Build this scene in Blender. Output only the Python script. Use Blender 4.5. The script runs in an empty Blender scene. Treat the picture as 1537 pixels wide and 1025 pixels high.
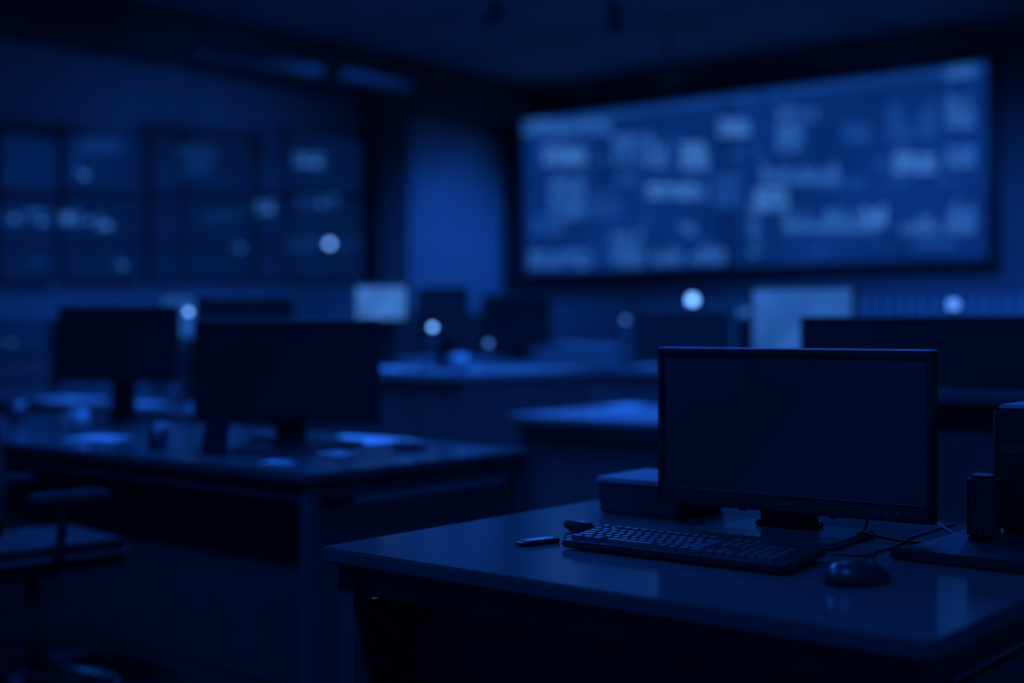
import bpy, bmesh, math, random
from mathutils import Vector, Matrix, Euler
random.seed(7)
scn = bpy.context.scene
try:
    scn.view_settings.view_transform = 'Standard'
    scn.view_settings.look = 'None'
except Exception as e:
    print(e)
LG = 1.28   # common dimmer level for all luminaires

# ------------------------------------------------------------ materials
def pbr(name, col, rough=0.5, metal=0.0, spec=0.5, var=0.12, scale=12.0, bump=0.0, bscale=200.0):
    m = bpy.data.materials.new(name); m.use_nodes = True
    nt = m.node_tree; b = nt.nodes['Principled BSDF']
    n = nt.nodes.new('ShaderNodeTexNoise'); n.inputs['Scale'].default_value = scale
    n.inputs['Detail'].default_value = 4
    tc = nt.nodes.new('ShaderNodeTexCoord')
    nt.links.new(tc.outputs['Object'], n.inputs['Vector'])
    r = nt.nodes.new('ShaderNodeValToRGB')
    r.color_ramp.elements[0].position = .3; r.color_ramp.elements[1].position = .7
    r.color_ramp.elements[0].color = tuple(c*(1-var) for c in col)+(1,)
    r.color_ramp.elements[1].color = tuple(min(1, c*(1+var)) for c in col)+(1,)
    nt.links.new(n.outputs['Fac'], r.inputs['Fac'])
    nt.links.new(r.outputs['Color'], b.inputs['Base Color'])
    b.inputs['Roughness'].default_value = rough
    b.inputs['Metallic'].default_value = metal
    b.inputs['Specular IOR Level'].default_value = spec
    if bump > 0:
        n2 = nt.nodes.new('ShaderNodeTexNoise'); n2.inputs['Scale'].default_value = bscale
        nt.links.new(tc.outputs['Object'], n2.inputs['Vector'])
        bp = nt.nodes.new('ShaderNodeBump'); bp.inputs['Strength'].default_value = bump
        bp.inputs['Distance'].default_value = .002
        nt.links.new(n2.outputs['Fac'], bp.inputs['Height'])
        nt.links.new(bp.outputs['Normal'], b.inputs['Normal'])
    return m

def emi(name, col, strength=1.0, var=0.0, scale=3.0):
    m = bpy.data.materials.new(name); m.use_nodes = True
    nt = m.node_tree; b = nt.nodes['Principled BSDF']
    b.inputs['Base Color'].default_value = (.01, .012, .02, 1)
    b.inputs['Roughness'].default_value = .35
    b.inputs['Emission Color'].default_value = tuple(col)+(1,)
    b.inputs['Emission Strength'].default_value = strength
    if var > 0:
        tc = nt.nodes.new('ShaderNodeTexCoord')
        n = nt.nodes.new('ShaderNodeTexNoise'); n.inputs['Scale'].default_value = scale
        nt.links.new(tc.outputs['Object'], n.inputs['Vector'])
        mr = nt.nodes.new('ShaderNodeMapRange')
        mr.inputs['From Min'].default_value = .3; mr.inputs['From Max'].default_value = .7
        mr.inputs['To Min'].default_value = strength*(1-var); mr.inputs['To Max'].default_value = strength*(1+var)
        nt.links.new(n.outputs['Fac'], mr.inputs['Value'])
        nt.links.new(mr.outputs['Result'], b.inputs['Emission Strength'])
    return m

BLUE = (.014, .145, 1.0)
PALE = (.05, .26, 1.0)
M = {}
M['desk'] = pbr('desk_laminate', (.085, .085, .085), .15, 0, .65, .10, 5)
M['desklight'] = pbr('console_laminate', (.18, .18, .18), .35, 0, .5, .08, 5)
M['deskbody'] = pbr('desk_panel', (.085, .085, .085), .5, 0, .4, .1, 8)
M['deskedge'] = pbr('desk_edge', (.14, .14, .14), .4, 0, .5, .1, 8)
M['metal'] = pbr('dark_steel', (.16, .16, .16), .35, .6, .5, .1, 20)
M['glinttrim'] = pbr('glint_and_trim', (.6, .6, .6), .25, .0, .6, .1, 20)  # pale gray: paints rim highlights on monitor tops; also clip and plate trim
M['plastic'] = pbr('black_plastic', (.024, .024, .024), .32, 0, .5, .15, 40, .06, 500)
M['plasticg'] = pbr('gloss_black_plastic', (.06, .06, .06), .2, 0, .6, .1, 30)
M['mouse'] = pbr('mouse_shell', (.028, .028, .028), .35, 0, .5, .1, 30)
M['key'] = pbr('key_plastic', (.08, .08, .08), .40, 0, .5, .15, 60)
M['screen'] = pbr('lcd_off', (.042, .042, .042), .22, 0, .55, .3, 2.5)
M['screenfar'] = pbr('lcd_off_matte', (.032, .032, .032), .45, 0, .4, .12, 3)
M['fabric'] = pbr('chair_fabric', (.035, .035, .035), .85, 0, .3, .3, 60, .4, 300)
M['paper'] = pbr('paper', (.5, .5, .5), .7, 0, .3, .05, 10)
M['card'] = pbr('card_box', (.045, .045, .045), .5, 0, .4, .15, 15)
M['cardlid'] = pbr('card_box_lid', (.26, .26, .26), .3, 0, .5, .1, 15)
M['wall'] = pbr('wall_paint', (.33, .33, .33), .8, 0, .3, .08, 2, .1, 80)
M['walldark'] = pbr('wall_dark_panel', (.13, .13, .13), .7, 0, .3, .1, 2)
M['dado'] = pbr('dado_slat', (.38, .38, .38), .7, 0, .3, .1, 2)
M['framedark'] = pbr('pilaster_paint', (.10, .10, .10), .6, 0, .3, .1, 2)
M['framemid'] = pbr('display_frame', (.19, .19, .19), .6, 0, .3, .1, 2)
M['slat'] = pbr('slat_panel', (.55, .55, .55), .7, 0, .3, .08, 3)
M['ceil'] = pbr('ceiling_tile', (.32, .32, .32), .85, 0, .2, .1, 3, .2, 60)
M['ceilgrid'] = pbr('ceiling_grid', (.2, .2, .2), .6, 0, .3, .1, 5)
M['floor'] = pbr('carpet_tile', (.045, .045, .045), .9, 0, .15, .35, 30, .5, 250)
M['trim'] = pbr('trim_paint', (.14, .14, .14), .5, 0, .4, .1, 5)
M['ceramic'] = pbr('ceramic', (.4, .4, .4), .2, 0, .5, .05, 5)
M['rubber'] = pbr('cable_rubber', (.02, .02, .02), .5, 0, .5, .1, 20)
M['on'] = emi('screen_bright', (.042, .16, .50), 1.0, .25, 5)
M['on2'] = emi('screen_soft', (.020, .10, .38), 1.0, .25, 4)
M['onmid'] = emi('screen_mid', (.012, .068, .29), 1.0, .2, 4)
M['bulb'] = emi('lamp_bulb', (.15, .40, 1.0), 4.0)
M['bulbdim'] = emi('lamp_bulb_dim', (.08, .27, .9), 1.3)
M['indi'] = emi('indicator_lens', (.06, .24, .85), .75)
M['light_panel'] = emi('troffer_diffuser', (.002, .022, .12), .25, .2, 2)
M['vw0'] = emi('videowall_base', (.0018, .024, .156), 1.0, .25, .9)
M['vw1'] = emi('videowall_text_dim', (.008, .060, .29), 1.0)
M['vw2'] = emi('videowall_text', (.025, .12, .43), 1.0)
M['vw3'] = emi('videowall_text_bright', (.055, .20, .60), 1.0)
M['st0'] = emi('status_base', (.0005, .008, .050), 1.0, .3, 2)
M['st1'] = emi('status_text_dim', (.004, .036, .17), 1.0)
M['st2'] = emi('status_text', (.016, .095, .36), 1.0)

# ------------------------------------------------------------ builders
def link(ob, parent=None):
    scn.collection.objects.link(ob)
    if parent is not None: ob.parent = parent
    return ob

def cube_into(bm, c, s, rot=None, taper=1.0):
    vs = bmesh.ops.create_cube(bm, size=1.0)['verts']
    for v in vs:
        k = taper if v.co.z > 0 else 1.0
        p = Vector((v.co.x*s[0]*k, v.co.y*s[1]*k, v.co.z*s[2]))
        if rot is not None: p = rot @ p
        v.co = p + Vector(c)
    return vs

def mesh_from(bm, name, mat, parent=None, smooth=False, loc=None):
    bmesh.ops.recalc_face_normals(bm, faces=bm.faces)
    me = bpy.data.meshes.new(name); bm.to_mesh(me); bm.free()
    me.materials.append(mat)
    if smooth:
        for p in me.polygons: p.use_smooth = True
    ob = bpy.data.objects.new(name, me)
    link(ob, parent)
    if loc: ob.location = loc
    return ob

class Thing:
    def __init__(s, name, loc=(0, 0, 0), yaw=0):
        s.e = bpy.data.objects.new(name, None); s.e.empty_display_size = .1
        s.e.location = loc; s.e.rotation_euler = (0, 0, math.radians(yaw)); link(s.e)
    def box(s, n, c, size, mat, bevel=.003, rot=None, taper=1.0):
        bm = bmesh.new(); cube_into(bm, (0, 0, 0), size, None, taper)
        if bevel > 0:
            bmesh.ops.bevel(bm, geom=bm.edges[:], offset=min(bevel, min(size)*.45), segments=2, affect='EDGES', clamp_overlap=True)
        ob = mesh_from(bm, n, mat, s.e); ob.location = c
        if rot: ob.rotation_euler = [math.radians(a) for a in rot]
        return ob
    def cyl(s, n, p0, p1, r0, r1, mat, seg=24, bevel=0):
        p0 = Vector(p0); p1 = Vector(p1); d = p1-p0
        bm = bmesh.new()
        bmesh.ops.create_cone(bm, cap_ends=True, segments=seg, radius1=r0, radius2=r1, depth=d.length)
        if bevel: bmesh.ops.bevel(bm, geom=[e for e in bm.edges if len(e.link_faces) == 2 and any(len(f.verts) > 4 for f in e.link_faces)], offset=bevel, segments=3, affect='EDGES')
        ob = mesh_from(bm, n, mat, s.e)
        ob.location = (p0+p1)/2; ob.rotation_mode = 'QUATERNION'
        ob.rotation_quaternion = d.to_track_quat('Z', 'Y')
        for p in ob.data.polygons: p.use_smooth = len(p.vertices) <= 4
        return ob
    def sph(s, n, c, r, mat, sc=(1, 1, 1)):
        bm = bmesh.new(); bmesh.ops.create_uvsphere(bm, u_segments=24, v_segments=16, radius=r)
        for v in bm.verts: v.co = Vector((v.co.x*sc[0], v.co.y*sc[1], v.co.z*sc[2]))
        return mesh_from(bm, n, mat, s.e, True, c)
    def tube(s, n, pts, r, mat):
        cu = bpy.data.curves.new(n, 'CURVE'); cu.dimensions = '3D'; cu.bevel_depth = r; cu.bevel_resolution = 3
        sp = cu.splines.new('NURBS'); sp.points.add(len(pts)-1)
        for i, p in enumerate(pts): sp.points[i].co = (*p, 1)
        sp.use_endpoint_u = True; sp.order_u = 4; cu.resolution_u = 10
        cu.materials.append(mat)
        ob = bpy.data.objects.new(n, cu); link(ob, s.e); return ob

def solid(name, x0, x1, y0, y1, z0, z1, mat):
    bm = bmesh.new(); cube_into(bm, (0, 0, 0), (x1-x0, y1-y0, z1-z0))
    return mesh_from(bm, name, mat, None, False, ((x0+x1)/2, (y0+y1)/2, (z0+z1)/2))

# ------------------------------------------------------------ room shell
X0, X1, Y0, Y1, H = -2.5, 10.6, -2.0, 9.0, 3.6
T = .15
solid('floor', X0-T, X1+T, Y0-T, Y1+T, -.1, 0, M['floor'])
solid('ceiling', X0-T, X1+T, Y0-T, Y1+T, H, H+.1, M['ceil'])
solid('wall_east', X1, X1+T, Y0-T, Y1+T, 0, H, M['walldark'])
solid('wall_north', X0-T, X1, Y1, Y1+T, 0, H, M['wall'])
solid('wall_west', X0-T, X0, Y0, Y1, 0, H, M['wall'])
solid('wall_south', X0-T, X1, Y0-T, Y0, 0, H, M['wall'])
solid('baseboard_east', X1-.02, X1, Y0, Y1, 0, .12, M['trim'])
solid('baseboard_north', X0, X1-.02, Y1-.02, Y1, 0, .12, M['trim'])
solid('baseboard_west', X0, X0+.02, Y0+.02, Y1-.02, 0, .12, M['trim'])
solid('baseboard_south', X0, X1-.02, Y0, Y0+.02, 0, .12, M['trim'])
p = Thing('wall_pilaster', (8.83, 8.88, 0)); p.box('shaft', (0, 0, 1.8), (.42, .22, 3.59), M['framedark'], .01)
p.box('plinth', (0, -.01, .08), (.46, .24, .16), M['trim'], .01)
p = Thing('slat_wall_panel', (9.8, 8.97, 0))
p.box('backing', (0, 0, 2.22), (1.5, .03, 1.84), M['slat'], .003)
bm = bmesh.new()
for i in range(24): cube_into(bm, (-.72+i*.0625, -.03, 2.22), (.034, .03, 1.8))
mesh_from(bm, 'slats', M['slat'], p.e)
p.box('wainscot', (0, 0, .7), (1.5, .04, 1.18), M['deskbody'], .004)
p = Thing('dado_panel', (10.57, 5.2, 0))
p.box('backing', (0, 0, .8), (.03, 7.0, 1.3), M['walldark'], .003)
bm = bmesh.new()
for i in range(70): cube_into(bm, (-.025, -3.45+i*.1, .8), (.03, .05, 1.28))
mesh_from(bm, 'slats', M['dado'], p.e)
p.box('cap_rail', (-.02, 0, 1.47), (.07, 7.0, .04), M['trim'], .004)

p = Thing('ceiling_tile_grid', (0, 0, H))
bm = bmesh.new()
x = X0+.6
while x < X1: cube_into(bm, (x, (Y0+Y1)/2, -.006), (.025, Y1-Y0, .012)); x += 1.2
y = Y0+.6
while y < Y1: cube_into(bm, ((X0+X1)/2, y, -.006), (X1-X0, .025, .012)); y += 1.2
mesh_from(bm, 'bars', M['ceilgrid'], p.e)
p = Thing('ceiling_bulkhead', (0, 0, 0))
p.box('run_north', (4, 8.72, 3.42), (13.0, .54, .34), M['deskbody'], .01)

def area(name, loc, sx, sy, power, col=BLUE, rot=(0, 0, 0), spread=180, parent=None):
    l = bpy.data.lights.new(name, 'AREA'); l.shape = 'RECTANGLE'; l.size = sx; l.size_y = sy
    l.energy = power*LG; l.color = col; l.spread = math.radians(spread)
    o = bpy.data.objects.new(name, l); o.location = loc
    o.rotation_euler = [math.radians(a) for a in rot]
    link(o, parent); return o

def light_panel(x, y, along='Y', power=20, L=1.2, W=.3, spread=110):  # overhead fill lamps, added above the view to lift the room
    t = Thing('fill_light', (x, y, H), 0 if along == 'Y' else 90)
    t.box('housing', (0, 0, -.025), (W+.06, L+.06, .05), M['ceilgrid'], .004)
    t.box('diffuser', (0, 0, -.052), (W, L, .012), M['light_panel'], .003)
    if power: area('lamp', (0, 0, -.065), W*.9, L*.9, power, BLUE, (0, 0, 0), spread, t.e)

def pendant(x, y, z, power, L=1.1, W=.16):
    t = Thing('pendant_light', (x, y, z), 90)
    t.box('housing', (0, 0, 0), (W, L, .05), M['deskbody'], .006)
    t.box('diffuser', (0, 0, -.027), (W-.02, L-.03, .01), M['light_panel'], .002)
    for i, a in enumerate((-1, 1)): t.cyl('cable_%d' % i, (0, a*L*.4, .02), (0, a*L*.4, H-z), .004, .004, M['rubber'], 8)
    if power: area('lamp', (0, 0, -.04), W*.8, L*.9, power, BLUE, (0, 0, 0), 100, t.e)

pendant(5.9, 7.2, 3.0, 24); pendant(7.05, 7.25, 3.03, 34, L=.75); pendant(5.39, 7.83, 3.0, 8, L=.6)
light_panel(4.2, 5.6, 'X', 40); light_panel(5.4, 4.6, 'X', 42); light_panel(7.2, 4.0, 'X', 60, spread=150)
light_panel(3.3, 3.6, 'X', 26); light_panel(5.2, 2.4, 'X', 28)
light_panel(8.4, 2.6, 'X', 50, spread=150)
# added fill lamps on the camera side, out of view, brightening front faces
light_panel(.6, 2.6, 'Y', 48, spread=180); light_panel(1.0, -.4, 'Y', 34, spread=180)

# ------------------------------------------------------------ video wall (east wall)
vYL, vYR, vz0, vz1, vx = 8.574, 3.865, 1.713, 3.27, 10.5
VW, VH = vYL-vYR, vz1-vz0
v = Thing('video_wall_screen', (vx, (vYL+vYR)/2, (vz0+vz1)/2))
v.box('cabinet', (.045, 0, 0), (.085, VW+.16, VH+.16), M['plastic'], .006)
v.box('panel_a', (-.002, VW/4+.01, 0), (.012, VW/2-.02, VH), M['vw0'], .001)
v.box('panel_b', (-.002, -VW/4-.01, 0), (.012, VW/2-.02, VH), M['vw0'], .001)
blocks = [(848,193,130,24,2,'t'),(845,235,62,28,3,'t'),(850,300,52,62,2,'t'),(840,390,95,26,2,'t'),(1100,192,46,26,3,'t'),
 (940,225,44,42,2,'t'),(985,225,34,52,2,'b'),(1040,235,38,40,3,'t'),(935,270,26,20,1,'t'),(1005,288,70,22,3,'t'),(1048,285,22,28,2,'b'),
 (900,315,60,26,1,'t'),(1030,345,26,18,2,'t'),(940,375,48,52,2,'t'),(1000,380,44,32,2,'b'),(1060,378,54,32,2,'b'),(1090,285,40,52,1,'t'),
 (1195,172,56,20,2,'t'),(1185,207,42,42,2,'t'),(1285,200,42,32,1,'t'),(1348,180,34,62,1,'b'),(1390,175,30,64,1,'b'),(1440,160,42,62,2,'b'),
 (1200,258,118,34,2,'b'),(1155,300,46,36,3,'t'),(1245,330,140,36,2,'b'),(1312,312,34,54,3,'b'),(1372,245,64,30,3,'t'),(1440,235,42,32,2,'t'),
 (1380,335,60,30,2,'b'),(1440,318,44,62,2,'b'),(1400,366,60,14,1,'t'),(1130,345,14,80,2,'t'),(820,340,50,30,1,'t'),(1270,275,60,14,1,'t')]
quads = {1: bmesh.new(), 2: bmesh.new(), 3: bmesh.new()}
def sheet(px, py):
    t = (px-785)/693.0
    u = t/(.777+.223*t)
    w = (py-(182-92*t))/((410-25*t)-(182-92*t))
    return VW/2-u*VW, VH/2-w*VH
def vq(px, py, w, h, lv):
    y, z = sheet(px, py); y1, z1 = sheet(px+w, py+h)
    cube_into(quads[lv], (-.0095, (y+y1)/2, (z+z1)/2), (.003, abs(y-y1), abs(z-z1)))
for (cx, cy, w, h, lv, k) in blocks:
    if k == 't':
        rows = max(1, int(h/8))
        for r in range(rows):
            x = cx-w/2; yy = cy-h/2+r*h/rows
            while x < cx+w/2-3:
                ww = min(random.uniform(4, 14), cx+w/2-x)
                vq(x, yy+.5, ww, h/rows*.72, lv if random.random() < .8 else max(1, lv-1)); x += ww+2
    else:
        n = max(2, int(w/6))
        for i in range(n):
            hh = h*random.uniform(.35, 1)
            vq(cx-w/2+i*w/n, cy+h/2-hh, w/n*.7, hh, lv)
for i in range(46):
    px = 790+i*15
    if abs(px-1130) < 10: continue
    t = (px-785)/693.0
    vq(px, 182-92*t+5, 11, 7, 1)
vq(1418, 101, 44, 12, 2)
for i in range(60):
    vq(random.uniform(800, 1450), random.uniform(200, 375), random.uniform(8, 30), 4, 1)
for i in (1, 2, 3): mesh_from(quads[i], 'readouts_%d' % i, M['vw%d' % i], v.e)

# ------------------------------------------------------------ status displays (north wall)
s_ = Thing('status_display_bank', (6.5, 8.93, 0))
def nw(px, py):
    s = (px-768.5)/2000.0; D = 8.9/(.640-.768*s)
    return D*(.768+.640*s)-6.5, 1.17+(490-py)/2000.0*D
def nbox(n, xa, ya, xb, yb, mat, y, th, bev=.002):
    x0, z0 = nw(xa, (ya)); x1, z1 = nw(xb, yb)
    zt = nw((xa+xb)/2, ya)[1]; zb = nw((xa+xb)/2, yb)[1]
    return s_.box(n, ((x0+x1)/2, y, (zt+zb)/2), (abs(x1-x0), th, abs(zt-zb)), mat, bev)
cols = [(2, 85), (100, 215), (232, 268), (280, 378), (392, 425), (435, 540)]
rows = [(205, 285), (298, 350), (358, 415)]
for i, (a, b) in enumerate(cols):
    for j, (c, d) in enumerate(rows):
        nbox('frame_%d_%d' % (i, j), a-4, c-4, b+4, d+4, M['framemid'], .02, .09, .004)
        nbox('display_%d_%d' % (i, j), a, c, b, d, M['st0'], -.028, .01, .001)
bq = {1: bmesh.new(), 2: bmesh.new()}
def sq(px, py, w, h, lv):
    x, z = nw(px, py); x1, z1 = nw(px+w, py+h); z = nw(px+w/2, py)[1]; z1 = nw(px+w/2, py+h)[1]
    cube_into(bq[lv], ((x+x1)/2, -.035, (z+z1)/2), (abs(x1-x), .004, abs(z-z1)))
for (cx, cy, w, h, lv) in [(465,246,48,30,2),(125,262,22,18,2),(40,330,78,24,1),(108,332,36,26,2),(158,338,30,26,2),(400,315,32,26,2),
   (480,306,64,24,1),(488,371,110,28,1),(360,372,22,22,1),(183,398,22,22,1),(58,400,20,20,1),(330,330,70,20,1),(55,322,30,12,2),(497,302,18,18,2),(300,245,60,50,1),(150,225,70,30,1)]:
    n = max(2, int(w/11))
    for i in range(n):
        for r in range(max(1, int(h/11))):
            if random.random() < .85: sq(cx-w/2+i*w/n, cy-h/2+r*11, w/n*.7, 7, lv)
for i in (1, 2): mesh_from(bq[i], 'readouts_%d' % i, M['st%d' % i], s_.e)
x, z = nw(493, 366); s_.sph('indicator_beacon', (x, -.05, z), .025, M['bulb'])
for i, (a, b_, r_) in enumerate([(158, 338, .026), (100, 328, .024), (132, 332, .018), (402, 315, .026), (126, 264, .022), (183, 398, .018), (360, 372, .018),
                            (482, 306, .020), (456, 244, .026), (474, 246, .026), (20, 328, .02), (62, 334, .02)]):
    x, z = nw(a, b_); s_.sph('indicator_%d' % i, (x, -.045, z), r_, M['indi'], (1, .5, 1))
for i in range(5):
    c = Thing('equipment_rack', (4.6+i*.86, 8.60, 0))
    c.box('cabinet', (0, 0, .62), (.8, .6, 1.2), M['deskbody'], .01)
    for k in range(4): c.cyl('castor_%d' % k, (-.3+.6*(k % 2), -.2+.4*(k//2), 0), (-.3+.6*(k % 2), -.2+.4*(k//2), .03), .03, .03, M['rubber'], 12)
    for k in range(6): c.box('unit_%d' % k, (0, -.305, .2+k*.17), (.7, .02, .14), M['deskbody'], .004)
    for k in range(4): c.cyl('led_%d' % k, (-.25+k*.12, -.315, 1.06), (-.25+k*.12, -.32, 1.06), .012, .012, M['indi'], 10)

# ------------------------------------------------------------ desks
def desk(name, x0, x1, y0, y1, z=.74, top='desk', panel_x=None, ends=False):
    cx, cy = (x0+x1)/2, (y0+y1)/2; w, l = x1-x0, y1-y0
    d = Thing(name, (cx, cy, 0))
    d.box('top', (0, 0, z-.015), (w, l, .03), M[top], .004)
    L = .05
    for i, (a, b) in enumerate([(-1, -1), (-1, 1), (1, -1), (1, 1)]):
        d.box('leg_%d' % i, (a*(w/2-.05), b*(l/2-.05), (z-.03)/2), (L, L, z-.03), M['deskbody'], .004)
    for i, a in enumerate((-1, 1)):
        d.box('rail_%d' % i, (a*(w/2-.05), 0, z-.06), (.03, l-.15, .06), M['deskbody'], .003)
        d.box('side_rail_%d' % i, (0, a*(l/2-.05), z-.06), (w-.15, .03, .06), M['deskbody'], .003)
        if ends: d.box('end_panel_%d' % i, (0, a*(l/2-.05), (z-.1)/2+.02), (w-.10, .02, z-.16), M['deskbody'], .003)
        else: d.box('foot_rail_%d' % i, (0, a*(l/2-.05), .1), (w-.15, .03, .04), M['deskbody'], .003)
    px = panel_x if panel_x is not None else w/2-.12
    d.box('modesty_panel', (px, 0, (z-.03+.02)/2), (.018, l-.10, z-.05), M['deskbody'], .003)
    return d
d1 = desk('computer_desk', 1.76, 2.87, .722, 1.957, ends=True, panel_x=-.36)
desk('computer_desk', 2.6, 3.64, 2.93, 5.95, .74, panel_x=-.3, ends=True)
desk('computer_desk', 4.0, 4.85, 5.45, 8.1, .74)
desk('computer_desk', 5.0, 6.0, 2.1, 4.2, .74, top='desklight', panel_x=-.4, ends=True)
def console(name, x0, x1, y0, y1, z):
    cx, cy = (x0+x1)/2, (y0+y1)/2; w, l = x1-x0, y1-y0
    d = Thing(name, (cx, cy, 0))
    d.box('top', (0, 0, z-.02), (w, l, .04), M['desklight'], .005)
    d.box('front_panel', (-w/2+.05, 0, (z-.04)/2+.04), (.03, l-.1, z-.12), M['deskbody'], .004)
    d.box('rear_panel', (w/2-.05, 0, (z-.04)/2+.04), (.03, l-.1, z-.12), M['deskbody'], .004)
    for i, a in enumerate((-1, 1)): d.box('end_panel_%d' % i, (0, a*(l/2-.04), (z-.04)/2), (w-.05, .035, z-.04), M['deskbody'], .004)
    d.box('kick_plate', (-w/2+.09, 0, .05), (.02, l-.12, .1), M['metal'], .003)
    for k in range(3): d.box('seam_%d' % k, (-w/2+.034, -l/2+l*(k+1)/4, z/2), (.004, .012, z-.2), M['metal'], .001)
    return d
console('control_console', 4.92, 6.05, 4.42, 5.8, .935)
cf = console('control_console', 6.4, 7.3, 2.4, 5.1, .93)
cf.box('shelf_riser', (-.3, 1.08, .99), (.26, .60, .12), M['desklight'], .005)
console('control_console', 6.75, 7.6, 5.3, 6.8, .93)
g = desk('counter_desk', 4.20, 4.96, .5, 2.5, .74, panel_x=-.3)
g.box('counter_top', (-.56, 0, .955), (.30, 2.05, .03), M['desk'], .004)
g.box('counter_front', (-.58, 0, .47), (.03, 2.0, .94), M['deskbody'], .004)
g.box('counter_back', (-.46, 0, .47), (.02, 2.0, .94), M['deskbody'], .004)

# ------------------------------------------------------------ monitors
def monitor(x, y, zt, w, h, zb, yaw=0, scr='screenfar', foot=(.20, .28), neckw=.12, detail=False, name='computer_monitor'):
    m = Thing(name, (x, y, zt), yaw)
    b = zb-zt; c = b+h/2; bz = .014; ch = .036 if detail else .024
    m.box('bezel_top', (0, 0, b+h-bz/2), (.03, w, bz), M['plastic'], .003)
    m.box('top_highlight', (.006, 0, b+h+.0005), (.036, w-.004, .004), M['glinttrim'], .0015)  # pale strip paints a bright rim highlight along the top edge
    m.box('bezel_bottom', (0, 0, b+ch/2), (.03, w, ch), M['plastic'], .003)
    for i, a in enumerate((-1, 1)):
        m.box('bezel_side_%d' % i, (0, a*(w/2-bz/2), c), (.03, bz, h-.004), M['plastic'], .003)
    m.box('screen', (.0, 0, c+(ch-bz)/2), (.018, w-bz*1.6, h-bz-ch+.006), M[scr], .001)
    m.box('back_shell', (.024, 0, c), (.022, w-.012, h-.012), M['plastic'], .008)
    m.box('back_bulge', (.045, 0, c-.01), (.04, w*.6, h*.55), M['plastic'], .015)
    m.box('neck', (.045, .02 if detail else 0, (b+h*.45)/2+.005), (.03, neckw, b+h*.45), M['plastic'], .004)
    m.box('foot', (-.01, 0, .007), (foot[0], foot[1], .014), M['plasticg'], .005)
    m.box('foot_collar', (.045, .02 if detail else 0, .02), (.06, neckw*1.1, .014), M['plastic'], .004)
    if detail:
        for k in range(5):
            m.cyl('button_%d' % k, (-.014, -w/2+.05+k*.02, b+.017), (-.0165, -w/2+.05+k*.02, b+.017), .003, .003, M['metal'], 10)
        m.box('badge', (-.0155, 0, b+.018), (.001, .03, .006), M['plasticg'], 0)
        m.box('chin_trim', (-.0155, 0, b+ch-.001), (.003, w-.03, .003), M['metal'], .001)
        for k in range(2):
            m.cyl('port_%d' % k, (0.01, .11-k*.2, b-.006), (.01, .11-k*.2, b+.004), .008, .009, M['plastic'], 12)
    return m
DZ = .74
m1 = monitor(2.46, 1.31, DZ, .60, .333, .79, 4.3, scr='screen', foot=(.23, .29), detail=True)
monitor(3.03, 3.55, DZ, .75, .35, .842, 15)
monitor(3.40, 5.10, DZ, .66, .335, .925, 15)
monitor(4.62, 5.74, DZ, .64, .36, .97, 15)
monitor(4.58, 6.20, DZ, .36, .26, 1.09, 15, 'onmid', foot=(.16, .2))
monitor(5.40, 5.47, .935, .40, .22, 1.19, 5, 'on')
monitor(5.45, 5.05, .935, .34, .30, 1.09, 5)
monitor(7.00, 5.80, .93, .60, .36, 1.03, 0)
monitor(6.62, 4.23, .93, .62, .32, .945, 0, foot=(.18, .26))
monitor(6.92, 3.78, .93, .50, .28, .95, 0)
monitor(7.16, 3.92, .93, .50, .30, .99, 0, 'on2', foot=(.16, .24))
monitor(5.70, 2.97, DZ, .54, .33, 1.03, 0, 'on2')
monitor(4.47, 1.90, DZ, .86, .37, .835, 0)

# ------------------------------------------------------------ keyboard
def keyboard(x, y, z, yaw=0, L=.46, W=.165):
    k = Thing('keyboard', (x, y, z), yaw)
    k.box('base', (0, 0, .0135), (W, L, .014), M['plastic'], .004, rot=(0, -3, 0))
    bm = bmesh.new()
    r = Euler((0, math.radians(-3), 0)).to_matrix()
    pitch = .0192
    rowsk = [-.062, -.0428, -.0236, -.0044, .0148, .040+.004]
    def key(px, py, w):
        c = r @ Vector((px, py, .0))
        cube_into(bm, (c.x, c.y, c.z+.0245), (.0150, w-.0042, .009), r, .82)
    ytop = L/2-.012
    for ri, rx in enumerate(rowsk):
        if ri == 0: ws = [1.4, 1.2, 1.2, 6.2, 1.2, 1.2, 1.2, 1.4]
        elif ri == 1: ws = [2.2]+[1]*10+[2.8]
        elif ri == 2: ws = [1.7]+[1]*11+[2.3]
        elif ri == 3: ws = [1.5]+[1]*12+[1.5]
        elif ri == 4: ws = [1]*13+[2]
        else: ws = [1, .6]+[1]*12
        yy = ytop
        for i, wv in enumerate(ws):
            if not (ri == 5 and i == 1): key(rx, yy-wv*pitch/2, wv*pitch)
            yy -= wv*pitch
        yy = ytop-15.4*pitch
        for j in range(3):
            if ri in (0, 4, 3, 5) or (ri == 1 and j == 1): key(rx, yy-pitch/2-j*pitch, pitch)
        yy -= 3.3*pitch
        for j in range(4):
            if ri < 5 and yy-(j+1)*pitch > -L/2: key(rx, yy-pitch/2-j*pitch, pitch)
    mesh_from(bm, 'keys', M['key'], k.e)
    for i, a in enumerate((-1, 1)): k.box('tilt_foot_%d' % i, (W/2-.02, a*(L/2-.05), .0055), (.012, .03, .010), M['rubber'], .001)
    return k
keyboard(2.135, 1.345, DZ+.001, 2, .475, .17)
keyboard(3.24, 3.68, DZ+.001, 0, .475, .15)

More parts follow.
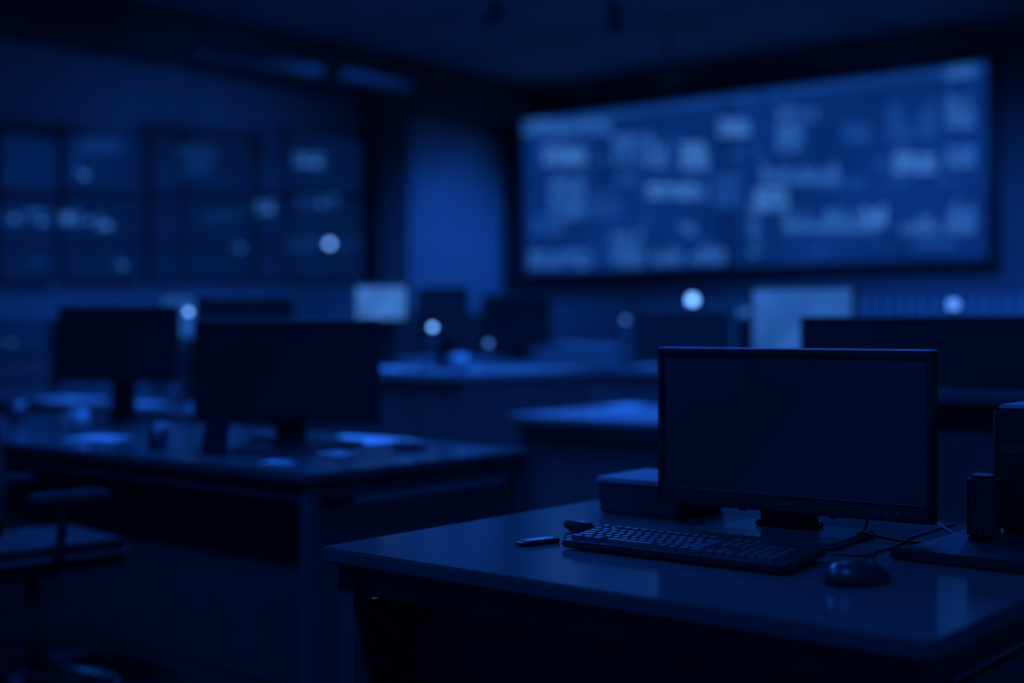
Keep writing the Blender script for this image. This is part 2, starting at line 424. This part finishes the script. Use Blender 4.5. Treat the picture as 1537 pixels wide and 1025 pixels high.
# ------------------------------------------------------------ mouse
def mouse(x, y, z, yaw=0):
    m = Thing('computer_mouse', (x, y, z), yaw)
    bm = bmesh.new(); bmesh.ops.create_uvsphere(bm, u_segments=36, v_segments=24, radius=1)
    for v_ in bm.verts:
        c = v_.co
        f = (1-abs(c.x)**4*.15)*(1-.10*math.cos(c.x*math.pi)*.5)
        zz = max(c.z, -.15)
        hump = .033*(1-.28*c.x) if zz > 0 else .03
        v_.co = Vector((c.x*.065, c.y*.037*f*(1-.05*c.x), .006+(abs(zz)**.85)*math.copysign(1, zz)*hump))
    mesh_from(bm, 'body', M['mouse'], m.e, True)
    m.cyl('wheel', (.033, -.004, .026), (.033, .004, .026), .009, .009, M['metal'], 20)
    m.box('button_seam', (.036, 0, .0285), (.034, .0014, .004), M['rubber'], 0, rot=(0, 20, 0))
    m.box('skirt', (0, 0, .0035), (.10, .054, .006), M['rubber'], .003)
    return m
mm = mouse(2.085, .985, DZ, -22)
mm.tube('cord', [(.060, 0, .012), (.085, .012, .004), (.11, .05, .003), (.14, .10, .003), (.18, .16, .003), (.23, .20, .003)], .0022, M['rubber'])
mouse(3.34, 3.24, DZ, -30)
c = Thing('monitor_cable', (2.46, 1.31, DZ))
c.tube('video_lead', [(.02, -.16, .06), (.015, -.165, .03), (-.0, -.15, .019), (.02, -.135, .019), (.03, -.15, .019), (.06, -.2, .004), (.08, -.26, .003), (.13, -.30, .003), (.2, -.28, .003), (.30, -.2, .003), (.38, -.15, .003)], .003, M['rubber'])
c.tube('power_lead', [(-.15, -.17, .004), (-.15, -.2, .003), (-.12, -.24, .003), (-.10, -.22, .003), (.0, -.23, .003), (.12, -.2, .003), (.22, -.2, .003), (.37, -.2, .003)], .0026, M['rubber'])

# ------------------------------------------------------------ small things, foreground desk
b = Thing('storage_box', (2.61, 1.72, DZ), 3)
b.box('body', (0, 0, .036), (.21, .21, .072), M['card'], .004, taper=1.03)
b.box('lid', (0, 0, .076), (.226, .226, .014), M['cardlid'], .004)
b = Thing('usb_dongle', (2.225, 1.668, DZ), 72)
b.box('body', (0, 0, .013), (.065, .034, .022), M['plastic'], .005)
b.box('cap', (.038, 0, .013), (.018, .028, .016), M['plasticg'], .004)
b.box('stripe', (-.01, 0, .0245), (.02, .02, .001), M['metal'], 0)
b = Thing('ballpoint_pen', (2.165, 1.607, DZ), -8)
b.cyl('barrel', (-.06, 0, .0055), (.05, 0, .0055), .0055, .0055, M['metal'], 16)
b.cyl('tip', (.05, 0, .0055), (.068, 0, .0045), .005, .001, M['plasticg'], 16)
b.box('clip', (-.04, 0, .0122), (.03, .003, .002), M['glinttrim'], 0)
b = Thing('usb_stick', (2.062, 1.648, DZ), -14)
b.box('shell', (0, 0, .005), (.085, .034, .009), M['plastic'], .003)
b.box('top_plate', (.002, 0, .0098), (.055, .024, .001), M['glinttrim'], 0)
b.box('connector', (-.047, 0, .005), (.014, .018, .006), M['metal'], .001)
b = Thing('document_tray', (2.545, .90, DZ), 0)
b.box('base', (0, 0, .008), (.42, .28, .012), M['plastic'], .004)
for i, (q, sz) in enumerate([((-.2, 0, .016), (.014, .28, .012)), ((0, -.134, .016), (.4, .014, .012))]):
    b.box('rim_%d' % i, q, sz, M['plastic'], .003)
b = Thing('desktop_speaker', (2.60, .962, DZ+.014), 12)
b.box('cabinet', (0, 0, .064), (.07, .056, .124), M['plastic'], .008)
b.box('foot', (0, 0, .003), (.06, .05, .006), M['rubber'], .001)
b.box('grille', (-.0355, 0, .066), (.004, .044, .108), M['fabric'], .001)
b.cyl('power_led', (-.036, 0, .014), (-.0385, 0, .014), .003, .003, M['metal'], 12)
b = Thing('computer_tower', (2.765, .90, DZ+.014), 0)
b.box('case', (0, 0, .13), (.15, .15, .25), M['plastic'], .014)
b.box('top_glint', (0, 0, .253), (.14, .14, .012), M['cardlid'], .005)  # pale slab paints the highlight on the dark case's top rim
b.box('front_bezel', (-.078, 0, .13), (.01, .138, .235), M['plastic'], .004)
b.box('edge_glint', (-.078, .071, .13), (.012, .004, .23), M['metal'], .001)  # lighter strip paints the highlight down the left edge
b.box('drive_bay', (-.084, 0, .20), (.004, .11, .02), M['rubber'], .001)
b.box('drive_bay_lower', (-.084, 0, .17), (.004, .11, .02), M['rubber'], .001)
b.cyl('power_button', (-.083, .0, .11), (-.087, .0, .11), .009, .009, M['metal'], 20)
for k in range(5): b.box('vent_%d' % k, (-.084, 0, .03+k*.011), (.003, .10, .004), M['rubber'], 0)
for k in range(4): b.box('pad_%d' % k, (-.05+.1*(k % 2), -.05+.1*(k//2), .003), (.02, .02, .006), M['rubber'], 0)

# ------------------------------------------------------------ small things on other desks
def papers(x, y, z, w, l, n=3, yaw=0):
    t = Thing('paper_stack', (x, y, z), yaw)
    for i in range(n): t.box('sheet_%d' % i, (random.uniform(-.01, .01), random.uniform(-.01, .01), .002+i*.003), (w, l, .0025), M['paper'], 0, rot=(0, 0, random.uniform(-6, 6)))
def mug(x, y, z, mat='ceramic'):
    t = Thing('coffee_mug', (x, y, z), random.uniform(0, 180))
    t.cyl('wall', (0, 0, 0), (0, 0, .095), .036, .041, M[mat], 28, .004)
    t.cyl('coffee', (0, 0, .0945), (0, 0, .0965), .036, .036, M['rubber'], 28)
    t.tube('handle', [(.036, 0, .078), (.062, 0, .078), (.068, 0, .05), (.06, 0, .025), (.036, 0, .022)], .005, M[mat])
papers(3.46, 3.62, DZ, .22, .30, 3, 5)
papers(3.03, 3.28, DZ, .10, .10, 3, 8)
papers(2.72, 3.21, DZ, .065, .08, 3, 10)
papers(4.25, 6.85, DZ, .22, .4, 4, 0); papers(4.25, 6.15, DZ, .2, .2, 4, 5)
papers(5.80, 4.05, DZ, .22, .16, 3, 0); papers(5.80, 3.70, DZ, .22, .16, 3, 0)
papers(5.10, 5.2, .935, .22, .4, 3, 0)
papers(6.52, 4.82, 1.05, .18, .4, 3, 0)  # white sheets added to make the riser top look lit
papers(6.46, 4.25, .93, .08, .36, 3, 0)  # white sheets added so this console surface reads as lit
papers(2.90, 4.45, DZ, .16, .2, 2, 20)
mug(3.18, 5.55, DZ, 'metal'); mug(3.02, 4.80, DZ); mug(2.80, 3.95, DZ, 'metal'); mug(5.06, 4.56, .935)
t = Thing('photo_frame', (2.78, 3.60, DZ), 15)
t.box('frame', (0, 0, .072), (.012, .1, .14), M['plastic'], .003, rot=(0, 12, 0))
t.box('strut', (.03, 0, .055), (.006, .03, .11), M['plastic'], .001, rot=(0, -25, 0))

def lamp(x, y, z, zb, r=.022, mat='bulb', base=.05):
    t = Thing('desk_lamp', (x, y, z))
    t.cyl('base', (0, 0, 0), (0, 0, .014), base, base*.9, M['metal'], 24, .003)
    t.cyl('stem', (0, 0, .012), (0, 0, zb-z-r*.8), .006, .006, M['metal'], 12)
    t.cyl('socket', (0, 0, zb-z-r*1.4), (0, 0, zb-z-r*.7), .012, .014, M['plastic'], 16)
    t.sph('bulb', (0, 0, zb-z), r, M[mat])
lamp(5.11, 4.80, .936, 1.165, .016)
lamp(7.05, 4.42, .931, 1.335, .03)
lamp(4.30, 5.80, .741, 1.245, .014)
lamp(5.72, 2.25, .741, 1.265, .028, 'bulbdim')
lamp(6.80, 4.75, .931, 1.21, .016, 'bulbdim')
lamp(5.35, 4.62, .936, 1.08, .015, 'bulbdim')

# ------------------------------------------------------------ chair
def chair(x, y, yaw):
    c = Thing('office_chair', (x, y, 0), yaw)
    c.box('seat', (0, 0, .47), (.48, .48, .08), M['fabric'], .035)
    def curved(name, h0, h1, w, th, depth):
        bm = bmesh.new(); n = 10; k = 8; vs = [[], []]
        for side in (0, 1):
            for j in range(k+1):
                row = []
                for i in range(n+1):
                    u = -1+2*i/n; vv = j/k
                    ww = w/2*(1-.18*vv*vv)
                    row.append(bm.verts.new((-.25+depth*u*u-.05*vv+.03*math.sin(vv*3.1)-(th if side else 0), u*ww, h0+(h1-h0)*vv)))
                vs[side].append(row)
        for j in range(k):
            for i in range(n):
                for s2 in (0, 1): bm.faces.new((vs[s2][j][i], vs[s2][j][i+1], vs[s2][j+1][i+1], vs[s2][j+1][i]))
        for j in range(k):
            for i in (0, n): bm.faces.new((vs[0][j][i], vs[0][j+1][i], vs[1][j+1][i], vs[1][j][i]))
        for i in range(n):
            for j in (0, k): bm.faces.new((vs[0][j][i], vs[0][j][i+1], vs[1][j][i+1], vs[1][j][i]))
        return mesh_from(bm, name, M['fabric'], c.e, True)
    curved('backrest', .56, 1.06, .46, .05, .07)
    c.box('back_bracket', (-.29, 0, .55), (.03, .08, .32), M['plastic'], .008)
    c.box('seat_mechanism', (-.08, 0, .41), (.3, .12, .05), M['plastic'], .01)
    c.cyl('gas_lift', (0, 0, .1), (0, 0, .42), .028, .022, M['metal'], 20)
    for i, a in enumerate((-1, 1)):
        c.box('arm_pad_%d' % i, (.0, a*.28, .665), (.24, .07, .03), M['plasticg'], .012)
        c.tube('arm_post_%d' % i, [(-.02, a*.28, .655), (-.03, a*.29, .58), (-.03, a*.28, .46), (-.02, a*.2, .425), (0, a*.1, .42)], .016, M['plastic'])
    for k in range(5):
        an = math.radians(72*k+18); dx, dy = math.cos(an), math.sin(an)
        c.cyl('star_leg_%d' % k, (dx*.02, dy*.02, .12), (dx*.29, dy*.29, .085), .026, .017, M['metal'], 14)
        c.cyl('caster_%d' % k, (dx*.29-dy*.022, dy*.29+dx*.022, .028), (dx*.29+dy*.022, dy*.29-dx*.022, .028), .028, .028, M['rubber'], 20, .005)
        c.cyl('caster_stem_%d' % k, (dx*.29, dy*.29, .03), (dx*.29, dy*.29, .09), .007, .007, M['metal'], 10)
chair(2.24, 3.82, -8)

# ------------------------------------------------------------ added spotlights
def spot(x, y, z, tx, ty, tz, power, size=55, r=.08, col=BLUE):  # spots put in to brighten particular desks and walls
    t = Thing('added_spotlight', (x, y, z))
    d = Vector((tx-x, ty-y, tz-z)).normalized()
    t.cyl('can', tuple(-d*.1), tuple(d*.06), .05, .06, M['metal'], 20)
    t.cyl('mount', (0, 0, 0), (0, 0, H-z), .012, .012, M['metal'], 10)
    l = bpy.data.lights.new('lamp', 'SPOT'); l.energy = power*LG; l.color = col; l.spot_size = math.radians(size)
    l.spot_blend = .9; l.shadow_soft_size = r
    o = bpy.data.objects.new('lamp', l); o.location = d*.07; o.rotation_mode = 'QUATERNION'
    o.rotation_quaternion = d.to_track_quat('-Z', 'Y'); link(o, t.e)
spot(4.6, 4.2, 3.3, 2.3, 1.8, .74, 165, 48, .2)
spot(5.6, 4.9, 3.3, 3.3, 3.4, .74, 100, 45, .15, PALE)
spot(6.4, 5.6, 3.3, 5.4, 4.5, .8, 95, 50, .1, PALE)
spot(3.6, 6.9, 3.3, 4.4, 6.5, .74, 28, 60, .1, PALE)
spot(7.4, 4.0, 3.3, 10.4, 4.8, .9, 210, 90)
spot(7.0, 6.0, 3.3, 6.6, 9.0, 1.3, 70, 90)
spot(9.2, 6.0, 3.2, 9.85, 9.0, 1.35, 190, 60, .2)
spot(7.6, 5.4, 3.3, 6.7, 4.4, .95, 55, 50, .1, PALE)

# ------------------------------------------------------------ world + camera
w = bpy.data.worlds.new('world'); scn.world = w; w.use_nodes = True
w.node_tree.nodes['Background'].inputs['Color'].default_value = (.002, .012, .08, 1)
w.node_tree.nodes['Background'].inputs['Strength'].default_value = .5
cam = bpy.data.cameras.new('camera'); co = bpy.data.objects.new('camera', cam); link(co)
co.location = (0, 0, 1.17); co.rotation_euler = (math.radians(90), 0, math.radians(-50.2))
cam.sensor_width = 36; cam.lens = 2000/1537*36; cam.shift_y = -22.5/1537
cam.dof.use_dof = True; cam.dof.focus_distance = 2.6; cam.dof.aperture_fstop = 1.0
scn.camera = co
